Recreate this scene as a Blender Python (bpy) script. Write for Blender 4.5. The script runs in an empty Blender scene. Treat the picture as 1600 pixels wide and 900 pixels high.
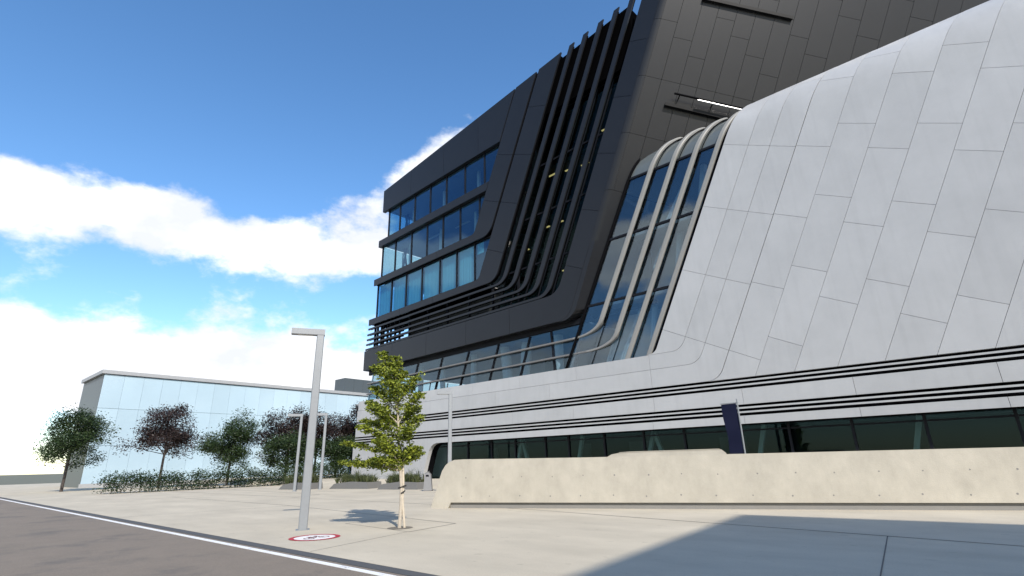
import bpy, bmesh, math, random
from mathutils import Vector, Matrix
random.seed(7)
R = math.radians
scene = bpy.context.scene
COL = scene.collection

# ------------------------------------------------------------------ camera
VIEW = math.pi - R(48.7); PITCH = R(18.5); ROLL = R(1.4)
fw = Vector((math.cos(VIEW)*math.cos(PITCH), math.sin(VIEW)*math.cos(PITCH), math.sin(PITCH)))
rt0 = Vector((math.sin(VIEW), -math.cos(VIEW), 0)); up0 = rt0.cross(fw)
rt = rt0*math.cos(ROLL) - up0*math.sin(ROLL); up = up0*math.cos(ROLL) + rt0*math.sin(ROLL)
cd = bpy.data.cameras.new('camera'); cam = bpy.data.objects.new('camera', cd); COL.objects.link(cam)
cam.matrix_world = Matrix(((rt.x, up.x, -fw.x, 0), (rt.y, up.y, -fw.y, 0), (rt.z, up.z, -fw.z, 1.6), (0, 0, 0, 1)))
cd.sensor_fit = 'HORIZONTAL'; cd.sensor_width = 36; cd.lens = 36*812/1600; cd.shift_x = 5.5/1600
cd.clip_start = 0.1; cd.clip_end = 5000
scene.camera = cam

# ------------------------------------------------------------------ sun, sky, exposure
SUN_EL = R(35); TRAVEL = R(151.5)                       # the light travels towards this azimuth
to_sun = Vector((-math.cos(TRAVEL)*math.cos(SUN_EL), -math.sin(TRAVEL)*math.cos(SUN_EL), math.sin(SUN_EL)))
sl = bpy.data.lights.new('sun', 'SUN'); sl.energy = 4.2; sl.angle = R(0.5); sl.color = (1, .93, .83)
so = bpy.data.objects.new('sun', sl); COL.objects.link(so)
so.rotation_euler = to_sun.to_track_quat('Z', 'Y').to_euler(); so.location = (30, -30, 60)
world = bpy.data.worlds.new('World'); scene.world = world; world.use_nodes = True
wn = world.node_tree; wn.nodes.clear()
def N(nt, kind, **kw):
    n = nt.nodes.new(kind)
    for k, v in kw.items():
        if k.startswith('i_'):
            n.inputs[k[2:].replace('_', ' ')].default_value = v
        else: setattr(n, k, v)
    return n
def MATH(nt, op, a, b=None, c=None, clamp=False):
    n = nt.nodes.new('ShaderNodeMath'); n.operation = op; n.use_clamp = clamp
    for i, v in enumerate((a, b, c)):
        if v is None: continue
        if isinstance(v, (int, float)): n.inputs[i].default_value = v
        else: nt.links.new(v, n.inputs[i])
    return n.outputs[0]
def build_sky():
    nt = wn; L = nt.links.new
    sky = N(nt, 'ShaderNodeTexSky', sky_type='NISHITA', sun_disc=False, sun_elevation=SUN_EL,
            sun_rotation=math.atan2(to_sun.x, to_sun.y), air_density=1.0, dust_density=0.4, ozone_density=2.2, altitude=200)
    tc = N(nt, 'ShaderNodeTexCoord'); sep = N(nt, 'ShaderNodeSeparateXYZ'); L(tc.outputs['Generated'], sep.inputs[0])
    el = MATH(nt, 'DEGREES', MATH(nt, 'ARCSINE', sep.outputs[2]))
    az = MATH(nt, 'DEGREES', MATH(nt, 'ARCTAN2', sep.outputs[1], sep.outputs[0]))
    # big soft lumps, cauliflower lumps, fine edge
    mp = N(nt, 'ShaderNodeMapping'); mp.inputs['Scale'].default_value = (1, 1, 1.7); L(tc.outputs['Generated'], mp.inputs[0])
    def noise(scale, detail, rough, loc):
        m = N(nt, 'ShaderNodeMapping'); m.inputs['Location'].default_value = loc; L(mp.outputs[0], m.inputs[0])
        n = N(nt, 'ShaderNodeTexNoise'); n.inputs['Scale'].default_value = scale; n.inputs['Detail'].default_value = detail
        n.inputs['Roughness'].default_value = rough; L(m.outputs[0], n.inputs['Vector']); return n.outputs['Fac']
    n1 = noise(4.2, 9, .58, (1.3, .2, .7)); n2 = noise(11, 7, .6, (4.1, 2.2, .3))
    dens = MATH(nt, 'ADD', MATH(nt, 'MULTIPLY', n1, 1.0), MATH(nt, 'MULTIPLY', n2, .55))   # about .78 mean
    # cumulus banks by height above the horizon: low bank, blue gap, higher bank, then open blue
    def bump(x, c, w):
        d = MATH(nt, 'DIVIDE', MATH(nt, 'SUBTRACT', x, c), w); return MATH(nt, 'EXPONENT', MATH(nt, 'MULTIPLY', MATH(nt, 'MULTIPLY', d, d), -1.0))
    low = bump(el, CL[0], CL[1]); high = bump(el, CL[2], CL[3])
    d3 = MATH(nt, 'MULTIPLY', bump(az, CL3[0], CL3[1]), bump(MATH(nt, 'ADD', el, MATH(nt, 'MULTIPLY', MATH(nt, 'SUBTRACT', az, CL3[0]), CL3[4])), CL3[2], CL3[3]))
    env = MATH(nt, 'ADD', MATH(nt, 'MULTIPLY', low, .66), MATH(nt, 'MULTIPLY', high, .66))
    env = MATH(nt, 'ADD', env, MATH(nt, 'MULTIPLY', d3, .55))
    v = MATH(nt, 'SUBTRACT', MATH(nt, 'ADD', dens, env), 1.10)
    mask = N(nt, 'ShaderNodeMapRange', interpolation_type='SMOOTHSTEP'); L(v, mask.inputs[0]); mask.inputs[1].default_value = 0; mask.inputs[2].default_value = .22
    # cloud brightness: thick middles of the low bank a little grey
    n3 = noise(6, 6, .55, (7.7, 1.2, 5.2))
    gr = N(nt, 'ShaderNodeValToRGB'); L(n3, gr.inputs[0])
    gr.color_ramp.elements[0].position = .36; gr.color_ramp.elements[0].color = (5.0, 5.2, 5.8, 1)
    gr.color_ramp.elements[1].position = .60; gr.color_ramp.elements[1].color = (6.9, 6.9, 6.9, 1)
    hs = N(nt, 'ShaderNodeHueSaturation'); L(sky.outputs[0], hs.inputs['Color']); hs.inputs['Saturation'].default_value = 1.19; hs.inputs['Value'].default_value = 1.30
    mix = N(nt, 'ShaderNodeMix', data_type='RGBA'); L(mask.outputs[0], mix.inputs['Factor']); L(hs.outputs[0], mix.inputs['A']); L(gr.outputs[0], mix.inputs['B'])
    bg = N(nt, 'ShaderNodeBackground'); bg.inputs[1].default_value = SKY_STRENGTH; L(mix.outputs['Result'], bg.inputs[0])
    out = N(nt, 'ShaderNodeOutputWorld'); L(bg.outputs[0], out.inputs[0])
SKY_STRENGTH = .14
CL = (8.5, 6.2, 21.6, 4.0)               # centre and width of the two cloud banks, degrees of elevation
CL3 = (141.0, 7.5, 32.4, 2.8, 0.62)        # one cumulus over the corner of the dark block
build_sky()
vs = scene.view_settings; vs.view_transform = 'Standard'; vs.look = 'None'; vs.gamma = 1; vs.use_curve_mapping = False
vs.exposure = 0.42

# ------------------------------------------------------------------ materials
def new_mat(name):
    m = bpy.data.materials.new(name); m.use_nodes = True; nt = m.node_tree
    return m, nt, nt.nodes['Principled BSDF']
def plain(name, col, rough=.5, metal=0, var=.06, scale=3.0, bump=0.0, bscale=60, stretch=None, spec=.5, fine=None):
    m, nt, b = new_mat(name); L = nt.links.new
    tc = N(nt, 'ShaderNodeTexCoord'); gm = N(nt, 'ShaderNodeNewGeometry')
    src = gm.outputs['Position']
    if stretch:
        mp = N(nt, 'ShaderNodeMapping'); mp.inputs['Scale'].default_value = stretch; L(src, mp.inputs[0]); src2 = mp.outputs[0]
    else: src2 = src
    n = N(nt, 'ShaderNodeTexNoise'); n.inputs['Scale'].default_value = scale; n.inputs['Detail'].default_value = 6; n.inputs['Roughness'].default_value = .62; L(src2, n.inputs['Vector'])
    oi = N(nt, 'ShaderNodeObjectInfo')
    f = MATH(nt, 'ADD', MATH(nt, 'MULTIPLY', MATH(nt, 'SUBTRACT', n.outputs['Fac'], .5), var*3.2), 1.0)
    f = MATH(nt, 'ADD', f, MATH(nt, 'MULTIPLY', MATH(nt, 'SUBTRACT', oi.outputs['Random'], .5), var*.9))
    if fine:
        n4 = N(nt, 'ShaderNodeTexNoise'); n4.inputs['Scale'].default_value = fine[0]; n4.inputs['Detail'].default_value = 3; L(src, n4.inputs['Vector'])
        f = MATH(nt, 'ADD', f, MATH(nt, 'MULTIPLY', MATH(nt, 'SUBTRACT', n4.outputs['Fac'], .5), fine[1]))
    mx = N(nt, 'ShaderNodeVectorMath', operation='SCALE'); mx.inputs[0].default_value = col; L(f, mx.inputs['Scale'])
    L(mx.outputs[0], b.inputs['Base Color']); b.inputs['Roughness'].default_value = rough; b.inputs['Metallic'].default_value = metal
    b.inputs['Specular IOR Level'].default_value = spec
    if bump:
        n2 = N(nt, 'ShaderNodeTexNoise'); n2.inputs['Scale'].default_value = bscale; n2.inputs['Detail'].default_value = 4; L(src, n2.inputs['Vector'])
        bp = N(nt, 'ShaderNodeBump'); bp.inputs['Strength'].default_value = bump; bp.inputs['Distance'].default_value = .02; L(n2.outputs['Fac'], bp.inputs['Height']); L(bp.outputs[0], b.inputs['Normal'])
    return m
def glass(name, tint, f0=.05, refl=(1, 1, 1), rough=.0):              # clear or tinted float glass; the tint is per face
    m, nt, b = new_mat(name); nt.nodes.remove(b); L = nt.links.new
    out = nt.nodes['Material Output']; lw = N(nt, 'ShaderNodeLayerWeight'); lw.inputs[0].default_value = .5
    f5 = MATH(nt, 'POWER', lw.outputs['Facing'], 4.0); fac = MATH(nt, 'ADD', MATH(nt, 'MULTIPLY', f5, 1-f0), f0, clamp=True)
    tr = N(nt, 'ShaderNodeBsdfTransparent'); tr.inputs[0].default_value = (*tint, 1)
    gl = N(nt, 'ShaderNodeBsdfGlossy'); gl.inputs['Color'].default_value = (*refl, 1); gl.inputs['Roughness'].default_value = rough
    mx = N(nt, 'ShaderNodeMixShader'); L(fac, mx.inputs[0]); L(tr.outputs[0], mx.inputs[1]); L(gl.outputs[0], mx.inputs[2]); L(mx.outputs[0], out.inputs[0])
    return m
def emit(name, col, s):
    m, nt, b = new_mat(name); b.inputs['Emission Color'].default_value = (*col, 1); b.inputs['Emission Strength'].default_value = s; b.inputs['Base Color'].default_value = (*col, 1); return m
def leafmat(name, c0, c1, trans=.35):
    m, nt, b = new_mat(name); L = nt.links.new
    at = N(nt, 'ShaderNodeAttribute', attribute_name='tint'); cr = N(nt, 'ShaderNodeValToRGB'); L(at.outputs['Fac'], cr.inputs[0])
    cr.color_ramp.elements[0].color = (*c0, 1); cr.color_ramp.elements[1].color = (*c1, 1)
    L(cr.outputs[0], b.inputs['Base Color']); b.inputs['Roughness'].default_value = .5
    t = N(nt, 'ShaderNodeBsdfTranslucent'); L(cr.outputs[0], t.inputs[0])
    mx = N(nt, 'ShaderNodeMixShader'); mx.inputs[0].default_value = trans; L(b.outputs[0], mx.inputs[1]); L(t.outputs[0], mx.inputs[2]); L(mx.outputs[0], nt.nodes['Material Output'].inputs[0])
    return m
def concrete_wall_mat():
    m = plain('cast_concrete', (.425, .395, .33), .85, var=.14, scale=1.1, bump=.25, bscale=40, fine=(28, .10))
    nt = m.node_tree; L = nt.links.new; b = nt.nodes['Principled BSDF']
    src = b.inputs['Base Color'].links[0].from_socket
    gm = N(nt, 'ShaderNodeNewGeometry'); mp = N(nt, 'ShaderNodeMapping'); mp.inputs['Scale'].default_value = (1.6, 1.6, .8); L(gm.outputs['Position'], mp.inputs[0])
    n = N(nt, 'ShaderNodeTexNoise'); n.inputs['Scale'].default_value = 1.6; n.inputs['Detail'].default_value = 7; n.inputs['Roughness'].default_value = .65; L(mp.outputs[0], n.inputs['Vector'])
    mr = N(nt, 'ShaderNodeMapRange'); L(n.outputs['Fac'], mr.inputs[0]); mr.inputs[1].default_value = .35; mr.inputs[2].default_value = .7; mr.inputs[3].default_value = 1.03; mr.inputs[4].default_value = .90
    sc = N(nt, 'ShaderNodeVectorMath', operation='SCALE'); L(src, sc.inputs[0]); L(mr.outputs[0], sc.inputs['Scale']); L(sc.outputs[0], b.inputs['Base Color'])
    return m
def white_panel_mat():
    m = plain('white_panel_coat', (.40, .405, .41), .42, var=.085, scale=.6, spec=.5)
    nt = m.node_tree; L = nt.links.new; b = nt.nodes['Principled BSDF']
    src = b.inputs['Base Color'].links[0].from_socket
    gm = N(nt, 'ShaderNodeNewGeometry'); mp = N(nt, 'ShaderNodeMapping'); mp.inputs['Scale'].default_value = (1.5, 1.5, .12); L(gm.outputs['Position'], mp.inputs[0])
    n = N(nt, 'ShaderNodeTexNoise'); n.inputs['Scale'].default_value = 2.2; n.inputs['Detail'].default_value = 6; L(mp.outputs[0], n.inputs['Vector'])
    mr = N(nt, 'ShaderNodeMapRange'); L(n.outputs['Fac'], mr.inputs[0]); mr.inputs[1].default_value = .5; mr.inputs[2].default_value = .78; mr.inputs[3].default_value = 1.0; mr.inputs[4].default_value = .94
    sc = N(nt, 'ShaderNodeVectorMath', operation='SCALE'); L(src, sc.inputs[0]); L(mr.outputs[0], sc.inputs['Scale']); L(sc.outputs[0], b.inputs['Base Color'])
    return m
def ground_mat():
    m = plain('plaza_concrete', (.50, .445, .345), .9, var=.09, scale=.35, bump=.25, bscale=40, fine=(32, .26))
    nt = m.node_tree; L = nt.links.new; b = nt.nodes['Principled BSDF']
    src = b.inputs['Base Color'].links[0].from_socket
    gm = N(nt, 'ShaderNodeNewGeometry'); mp = N(nt, 'ShaderNodeMapping'); mp.inputs['Scale'].default_value = (.45, .9, 1); mp.inputs['Rotation'].default_value = (0, 0, .25); L(gm.outputs['Position'], mp.inputs[0])
    n = N(nt, 'ShaderNodeTexNoise'); n.inputs['Scale'].default_value = .8; n.inputs['Detail'].default_value = 8; n.inputs['Roughness'].default_value = .6; L(mp.outputs[0], n.inputs['Vector'])
    mr = N(nt, 'ShaderNodeMapRange'); L(n.outputs['Fac'], mr.inputs[0]); mr.inputs[1].default_value = .35; mr.inputs[2].default_value = .68; mr.inputs[3].default_value = .88; mr.inputs[4].default_value = 1.05
    # small dark spots
    n5 = N(nt, 'ShaderNodeTexNoise'); n5.inputs['Scale'].default_value = 3.1; n5.inputs['Detail'].default_value = 2; L(gm.outputs['Position'], n5.inputs['Vector'])
    m5 = N(nt, 'ShaderNodeMapRange'); L(n5.outputs['Fac'], m5.inputs[0]); m5.inputs[1].default_value = .66; m5.inputs[2].default_value = .74; m5.inputs[3].default_value = 1; m5.inputs[4].default_value = .86
    sc = N(nt, 'ShaderNodeVectorMath', operation='SCALE'); L(src, sc.inputs[0]); L(MATH(nt, 'MULTIPLY', mr.outputs[0], m5.outputs[0]), sc.inputs['Scale']); L(sc.outputs[0], b.inputs['Base Color'])
    return m
M = dict(
    dark=plain('anthracite_panel', (.0132, .0140, .0166), .34, var=.10, scale=.9, spec=.30),
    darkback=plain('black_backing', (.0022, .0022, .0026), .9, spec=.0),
    soffit=plain('flank_shade_black', (.012, .012, .013), .5, spec=.2),  # near-black used only for the flank strips that imitate shadow
    white=white_panel_mat(),
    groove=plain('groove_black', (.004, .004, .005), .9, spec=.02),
    beige=plain('beige_mullion', (.245, .243, .232), .5, var=.05, spec=.3),
    railm=plain('rail_grey', (.16, .155, .15), .5, var=.05),
    frame=plain('window_frame', (.009, .010, .014), .5, spec=.15),
    seal=plain('rubber_black', (.004, .004, .005), .8, spec=.05),
    glass=glass('blue_solar_glass', (.70, .83, .86), .065, (.42, .66, 1.0)),
    glassb=glass('band_glass', (.74, .84, .88), .05, (.72, .88, 1)),
    glassl=glass('leg_glass', (.74, .84, .89), .08, (.80, .90, .98)),
    glassf=glass('fin_glazing', (.6, .7, .68), .02, (.16, .24, .25)),
    glassd=glass('dark_glass', (.55, .66, .66), .018, (.45, .6, .7)),
    blind=plain('fabric_blind', (.17, .42, .50), .8, var=.06), spandrel=plain('spandrel_glass', (.10, .115, .118), .15, var=.05, spec=.6), legwall=plain('inner_screen', (.46, .50, .53), .8, var=.15, scale=.35),
    ceiling=plain('ceiling_white', (.20, .225, .25), .8), slab=plain('floor_slab', (.25, .25, .25), .8),
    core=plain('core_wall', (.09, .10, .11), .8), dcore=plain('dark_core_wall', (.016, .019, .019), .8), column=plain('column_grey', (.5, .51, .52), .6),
    lamp=emit('office_light', (1, .66, .28), .75),
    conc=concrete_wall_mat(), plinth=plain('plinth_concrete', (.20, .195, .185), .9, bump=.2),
    plaza=ground_mat(), road=plain('road_asphalt', (.215, .178, .14), .92, var=.10, scale=1.2, bump=.5, bscale=90, fine=(38, .5)),
    gutter=plain('gutter_asphalt', (.075, .078, .082), .9, var=.1, bump=.4, bscale=80, fine=(50, .2)), paint=plain('road_paint', (.78, .78, .77), .7, var=.05, scale=8),
    earth=plain('far_ground', (.12, .125, .09), .95, scale=.1), joint=plain('slab_joint', (.13, .12, .105), .9), grate=plain('tree_soil', (.16, .14, .11), .95),
    steel=plain('galvanised_steel', (.22, .235, .25), .5, metal=.25, var=.06, scale=5), binm=plain('bin_steel', (.26, .26, .27), .45, metal=.6),
    bark=plain('pale_bark', (.42, .37, .30), .9, var=.2, scale=14, bump=.5, bscale=50), stake=plain('wood_stake', (.48, .42, .33), .85, var=.15, scale=10), strap=plain('tie_strap', (.02, .02, .022), .8),
    ginkgo=leafmat('ginkgo_leaf', (.034, .07, .008), (.44, .49, .065), .44), purple=leafmat('purple_leaf', (.012, .009, .009), (.055, .032, .026), .2),
    green=leafmat('green_leaf', (.012, .028, .008), (.05, .085, .022), .25), grass=leafmat('grass_blade', (.03, .05, .018), (.12, .135, .05), .25),
    barkd=plain('dark_bark', (.06, .05, .045), .9), planter=plain('planter_concrete', (.13, .13, .128), .85, var=.06), soil=plain('soil', (.05, .04, .03), .95),
    red=plain('sign_red', (.42, .02, .035), .7, var=.12, scale=9), signw=plain('sign_white', (.72, .70, .68), .75, var=.12, scale=7), signd=plain('sign_symbol', (.16, .03, .04), .75),
    fglass=plain('pale_glass_cladding', (.38, .50, .58), .12, var=.10, scale=.08, spec=.8), fdark=plain('roof_plant_cladding', (.06, .075, .085), .4), fmetal=plain('far_parapet', (.32, .33, .34), .5),
    navy=plain('navy_cloth', (.005, .007, .026), .8, spec=.2), nb=plain('render_wall', (.45, .43, .40), .85), bulb=plain('lamp_lens', (.6, .6, .58), .3), silver=plain('silver_tube', (.7, .7, .7), .3, metal=.8),
)

def wear(mat, col, lo=.52, hi=.66, scale=9):
    nt = M[mat].node_tree; L = nt.links.new; b = nt.nodes['Principled BSDF']; src = b.inputs['Base Color'].links[0].from_socket
    gm = N(nt, 'ShaderNodeNewGeometry'); n = N(nt, 'ShaderNodeTexNoise'); n.inputs['Scale'].default_value = scale; n.inputs['Detail'].default_value = 8; n.inputs['Roughness'].default_value = .7; L(gm.outputs['Position'], n.inputs['Vector'])
    mr = N(nt, 'ShaderNodeMapRange'); L(n.outputs['Fac'], mr.inputs[0]); mr.inputs[1].default_value = lo; mr.inputs[2].default_value = hi
    mx = N(nt, 'ShaderNodeMix', data_type='RGBA'); L(mr.outputs[0], mx.inputs['Factor']); L(src, mx.inputs['A']); mx.inputs['B'].default_value = (*col, 1); L(mx.outputs['Result'], b.inputs['Base Color'])
wear('paint', (.22, .19, .16), .55, .72, 6); wear('red', (.45, .38, .33), .58, .72, 12); wear('signw', (.48, .43, .37), .55, .72, 12); wear('road', (.10, .092, .085), .52, .75, .5)
# ------------------------------------------------------------------ mesh helpers
class MB:
    def __init__(s): s.v = []; s.f = []; s.t = []
    def add(s, vs, fs):
        o = len(s.v); s.v += [tuple(v) for v in vs]; s.f += [tuple(i+o for i in f) for f in fs]
    def box(s, c, d, ax=None):                                        # centre, full size, optional 3 axis vectors
        ax = ax or (Vector((1, 0, 0)), Vector((0, 1, 0)), Vector((0, 0, 1))); c = Vector(c); h = [x/2 for x in d]
        vs = [c + ax[0]*h[0]*i + ax[1]*h[1]*j + ax[2]*h[2]*k for i in (-1, 1) for j in (-1, 1) for k in (-1, 1)]
        s.add(vs, [(0, 1, 3, 2), (4, 6, 7, 5), (0, 4, 5, 1), (2, 3, 7, 6), (0, 2, 6, 4), (1, 5, 7, 3)]); return s
    def bar(s, a, b, w, h=None, n=Vector((0, 0, 1))):
        a, b = Vector(a), Vector(b); t = (b-a).normalized(); h = h or w
        x = t.cross(n); x = x.normalized() if x.length > 1e-4 else t.cross(Vector((1, 0, 0))).normalized(); y = x.cross(t).normalized()
        return s.box((a+b)/2, ((b-a).length, w, h), (t, x, y))
    def tube(s, pts, rad, seg=8, cap=True):
        pts = [Vector(p) for p in pts]; rad = rad if isinstance(rad, (list, tuple)) else [rad]*len(pts); vs = []; fs = []
        for i, p in enumerate(pts):
            t = (pts[min(i+1, len(pts)-1)] - pts[max(i-1, 0)]).normalized(); x = t.cross(Vector((.31, .95, .07))).normalized(); y = t.cross(x)
            for k in range(seg):
                a = 2*math.pi*k/seg; vs.append(p + (x*math.cos(a) + y*math.sin(a))*rad[i])
        for i in range(len(pts)-1):
            for k in range(seg): k2 = (k+1) % seg; fs.append((i*seg+k, i*seg+k2, (i+1)*seg+k2, (i+1)*seg+k))
        if cap: fs += [tuple(range(seg-1, -1, -1)), tuple(range((len(pts)-1)*seg, len(pts)*seg))]
        s.add(vs, fs); return s
    def prism(s, poly, mp, d0, d1):                                   # polygon in 2D, extruded from depth d0 to d1 by map mp
        n = len(poly); s.add([mp(x, y, d0) for x, y in poly] + [mp(x, y, d1) for x, y in poly],
              [tuple(range(n)), tuple(range(2*n-1, n-1, -1))] + [(i, i+n, (i+1) % n+n, (i+1) % n) for i in range(n)]); return s
    def strip(s, A, B, mp, d0, d1):                                   # solid between two polylines
        n = len(A); vs = [mp(*p, d0) for p in A] + [mp(*p, d0) for p in B] + [mp(*p, d1) for p in A] + [mp(*p, d1) for p in B]; fs = []
        for i in range(n-1):
            fs += [(i, n+i, n+i+1, i+1), (2*n+i, 2*n+i+1, 3*n+i+1, 3*n+i), (i, i+1, 2*n+i+1, 2*n+i), (n+i, 3*n+i, 3*n+i+1, n+i+1)]
        fs += [(0, 2*n, 3*n, n), (n-1, 2*n-1, 4*n-1, 3*n-1)]; s.add(vs, fs); return s
    def build(s, name, mat, parent=None, smooth=False, base=False):
        xs = list(zip(*s.v)); c = Vector([(min(x)+max(x))/2 for x in xs])
        if base: c.z = min(xs[2])
        me = bpy.data.meshes.new(name); me.from_pydata([(v[0]-c.x, v[1]-c.y, v[2]-c.z) for v in s.v], [], s.f)
        bm = bmesh.new(); bm.from_mesh(me); bmesh.ops.recalc_face_normals(bm, faces=bm.faces[:]) if not s.t else None; bm.to_mesh(me); bm.free()
        if s.t:
            a = me.attributes.new('tint', 'FLOAT', 'FACE'); a.data.foreach_set('value', s.t)
        me.materials.append(M[mat]); me.update()
        if smooth:
            me.polygons.foreach_set('use_smooth', [True]*len(me.polygons))
            try: me.set_sharp_from_angle(angle=R(35))
            except Exception: pass
        o = bpy.data.objects.new(name, me); COL.objects.link(o); o.location = c
        if parent: put(o, parent)
        return o
WORLD = {}
def wloc(o):
    return o.location + (wloc(o.parent) if o.parent else Vector((0, 0, 0)))
def put(o, parent):
    o.location = o.location - wloc(parent); o.parent = parent; return o
def tag(o, label=None, cat=None, group=None, kind=None):
    if label: o['label'] = label
    if cat: o['category'] = cat
    if group: o['group'] = group
    if kind: o['kind'] = kind
    return o
def thing(name, label, cat, loc, group=None):
    o = bpy.data.objects.new(name, None); COL.objects.link(o); o.location = loc; o.empty_display_size = .3
    return tag(o, label, cat, group)
def flat(x, y, z): return Vector((x, y, z))

# ------------------------------------------------------------------ ground, road, plaza
def gz(x, y):                                                          # the plaza rises gently to the building
    t = min(max((y-24.2)/4.3, 0), 1); return .43*t*t*(3-2*t)
mb = MB(); S_ = 1500
mb.add([(-S_, -S_, -.06), (S_, -S_, -.06), (S_, S_, -.06), (-S_, S_, -.06)], [(0, 1, 2, 3)]); tag(mb.build('ground', 'earth'), kind='structure')
mb = MB(); mb.box((-80, -1.7, -.06), (360, 14.6-.02, .1)); tag(mb.build('road', 'road'), kind='structure')
ys = [5.86, 10, 15, 20, 24.2] + [24.2+4.3*i/8 for i in range(1, 9)] + [40, 60, 110]; xs = [-118, -90, -60, -30, -10, 10, 40, 80]
mb = MB(); vs = [(x, y, gz(x, y)) for y in ys for x in xs]; nx = len(xs)
mb.add(vs, [(j*nx+i, j*nx+i+1, (j+1)*nx+i+1, (j+1)*nx+i) for j in range(len(ys)-1) for i in range(nx-1)])
mb.add([(x, 5.86, z) for x in xs for z in (0, -.05)], [(2*i, 2*i+1, 2*i+3, 2*i+2) for i in range(nx-1)])
plaza = tag(mb.build('plaza', 'plaza'), kind='structure')
mb = MB(); mb.box((-80, 5.725, -.02), (360, .255, .036)); gut = tag(mb.build('gutter', 'gutter'), kind='structure')
mb = MB(); mb.box((-80, 5.40, -.004), (360, .13, .008)); tag(mb.build('road_edge_line', 'paint'), kind='structure')
def joint(pts, w=.03):
    m = MB()
    for a, b in zip(pts[:-1], pts[1:]):
        a, b = Vector((*a, 0)), Vector((*b, 0)); t = (b-a).normalized(); n = Vector((-t.y, t.x, 0))*w/2; k = max(1, int((b-a).length/2))
        for i in range(k):
            p, q = a.lerp(b, i/k), a.lerp(b, (i+1)/k); m.add([(v.x, v.y, gz(v.x, v.y)+.004) for v in (p-n, q-n, q+n, p+n)], [(0, 1, 2, 3)])
    return m.build('slab_joint', 'joint', plaza)
joint([(-60, 15.28), (-13.2, 15.26), (-5.4, 14.18), (12, 11.7)], .05); joint([(-40, 12.0), (-24, 12.05), (-11.7, 10.84), (-11.36, 8.95)], .035); joint([(-14.8, 10.95), (-14.66, 9.2), (-11.36, 8.95)], .02)
joint([(-52, 19.2), (-30.7, 17.4), (-30.0, 15.3)], .05); joint([(-60, 21.0), (-17, 19.4)], .03); joint([(-23.6, 12.05), (-24.5, 5.9)], .025); joint([(-11.4, 8.9), (-10.6, 5.9)], .015); joint([(-38, 12.0), (-39.5, 5.9)], .025); joint([(-2, 13.7), (-1.2, 5.9)], .02)

# ------------------------------------------------------------------ the library building
bld = thing('university_library', 'huge angular library building with dark grey upper block over white ribbed base', 'building', (-20, 31, 0))
C3, S3 = math.cos(R(3)), math.sin(R(3))
def plane3(y0):
    def f(s, z, d): return Vector((-45 + s*C3 + d*S3, y0 - s*S3 + d*C3, z))
    return f
DK = plane3(30.7); GB = plane3(31.3)
RB = 2.8; ZB = 20.0; YW = 29.2
def fold(y0, Rb):
    def f(x, z, d):
        r = Rb - d
        if z <= ZB: return Vector((x, y0+d, z))
        th = (z-ZB)/Rb
        if th <= math.pi/2: return Vector((x, y0+Rb-r*math.cos(th), ZB+r*math.sin(th)))
        return Vector((x, y0+Rb+(th-math.pi/2)*Rb, ZB+r))
    return f
WH = fold(YW, RB)
class Edge:                                                            # level line, bend of radius r, then a leaning leg
    def __init__(e, zh, s0, r, K=.462, zref=12.0, n=8):
        e.zh, e.K, e.n = zh, K, n; e.L = Vector((K, 1)).normalized(); ang = math.atan2(e.L.y, e.L.x)
        P = Vector((s0+(zh-zref)*K, zh)); tl = r*math.tan(ang/2); e.a0 = Vector((P.x-tl, zh)); e.P = P
        e.arc = [Vector((e.a0.x + r*math.cos(a), zh+r+r*math.sin(a))) for a in [-math.pi/2 + ang*i/n for i in range(n+1)]] if r > 0 else [P]
        e.ta = e.arc[-1].dot(e.L)
    def h(e, s): return Vector((s, e.zh))
    def leg(e, t): return e.P + e.L*(t - e.P.dot(e.L))
    def hit_roof(e, z0, m): z = (z0 + m*(e.P.x - e.P.y*e.K))/(1-m*e.K); return Vector((e.P.x+(z-e.P.y)*e.K, z))
def ribbon(EA, EB, name, mat, mp, S, T, d0, d1, roof=None, g=.014, step=None, smooth=True, parent=None):
    out = []; parent = parent or bld
    for a, b in zip(S[:-1], S[1:]): m = MB(); m.strip([EA.h(a+g), EA.h(b-g)], [EB.h(a+g), EB.h(b-g)], mp, d0, d1); out.append(m.build(name, mat, parent))
    t1 = T[0]-g
    A = [EA.h(S[-1]+g)] + EA.arc + [EA.leg(t1)]; B = [EB.h(S[-1]+g)] + EB.arc + [EB.leg(t1)]
    m = MB(); m.strip(A, B, mp, d0, d1); out.append(m.build(name, mat, parent, smooth))
    for i, a in enumerate(T):
        last = i == len(T)-1
        if last and not roof: break
        if last: A = [EA.leg(a+g), EA.hit_roof(*roof)]; B = [EB.leg(a+g), EB.hit_roof(*roof)]
        else:
            k = max(1, int((T[i+1]-a)/step)) if step else 1; ts = [a+g + (T[i+1]-a-2*g)*j/k for j in range(k+1)]; A = [EA.leg(t) for t in ts]; B = [EB.leg(t) for t in ts]
        m = MB(); m.strip(A, B, mp, d0, d1); out.append(m.build(name, mat, parent, bool(step)))
    return out
K = .462; ROOF = (31.65, .083)
def roof_z(s): return ROOF[0]+ROOF[1]*s
e1a, e1b = Edge(20.95, 10.64, .55), Edge(20.25, 12.98, 1.5)
e2a, e2b = Edge(16.50, 13.32, .55), Edge(15.85, 15.66, 1.3)
e3a, e3b = Edge(13.10, 23.42, 1.5), Edge(11.05, 25.22, 1.3)
TT = [15.6+4.25*i for i in range(12)]
def legT(E, e): return [t for t in TT if t > max(E.ta, e.ta)+.8 and E.leg(t).y < 31.5]
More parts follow.
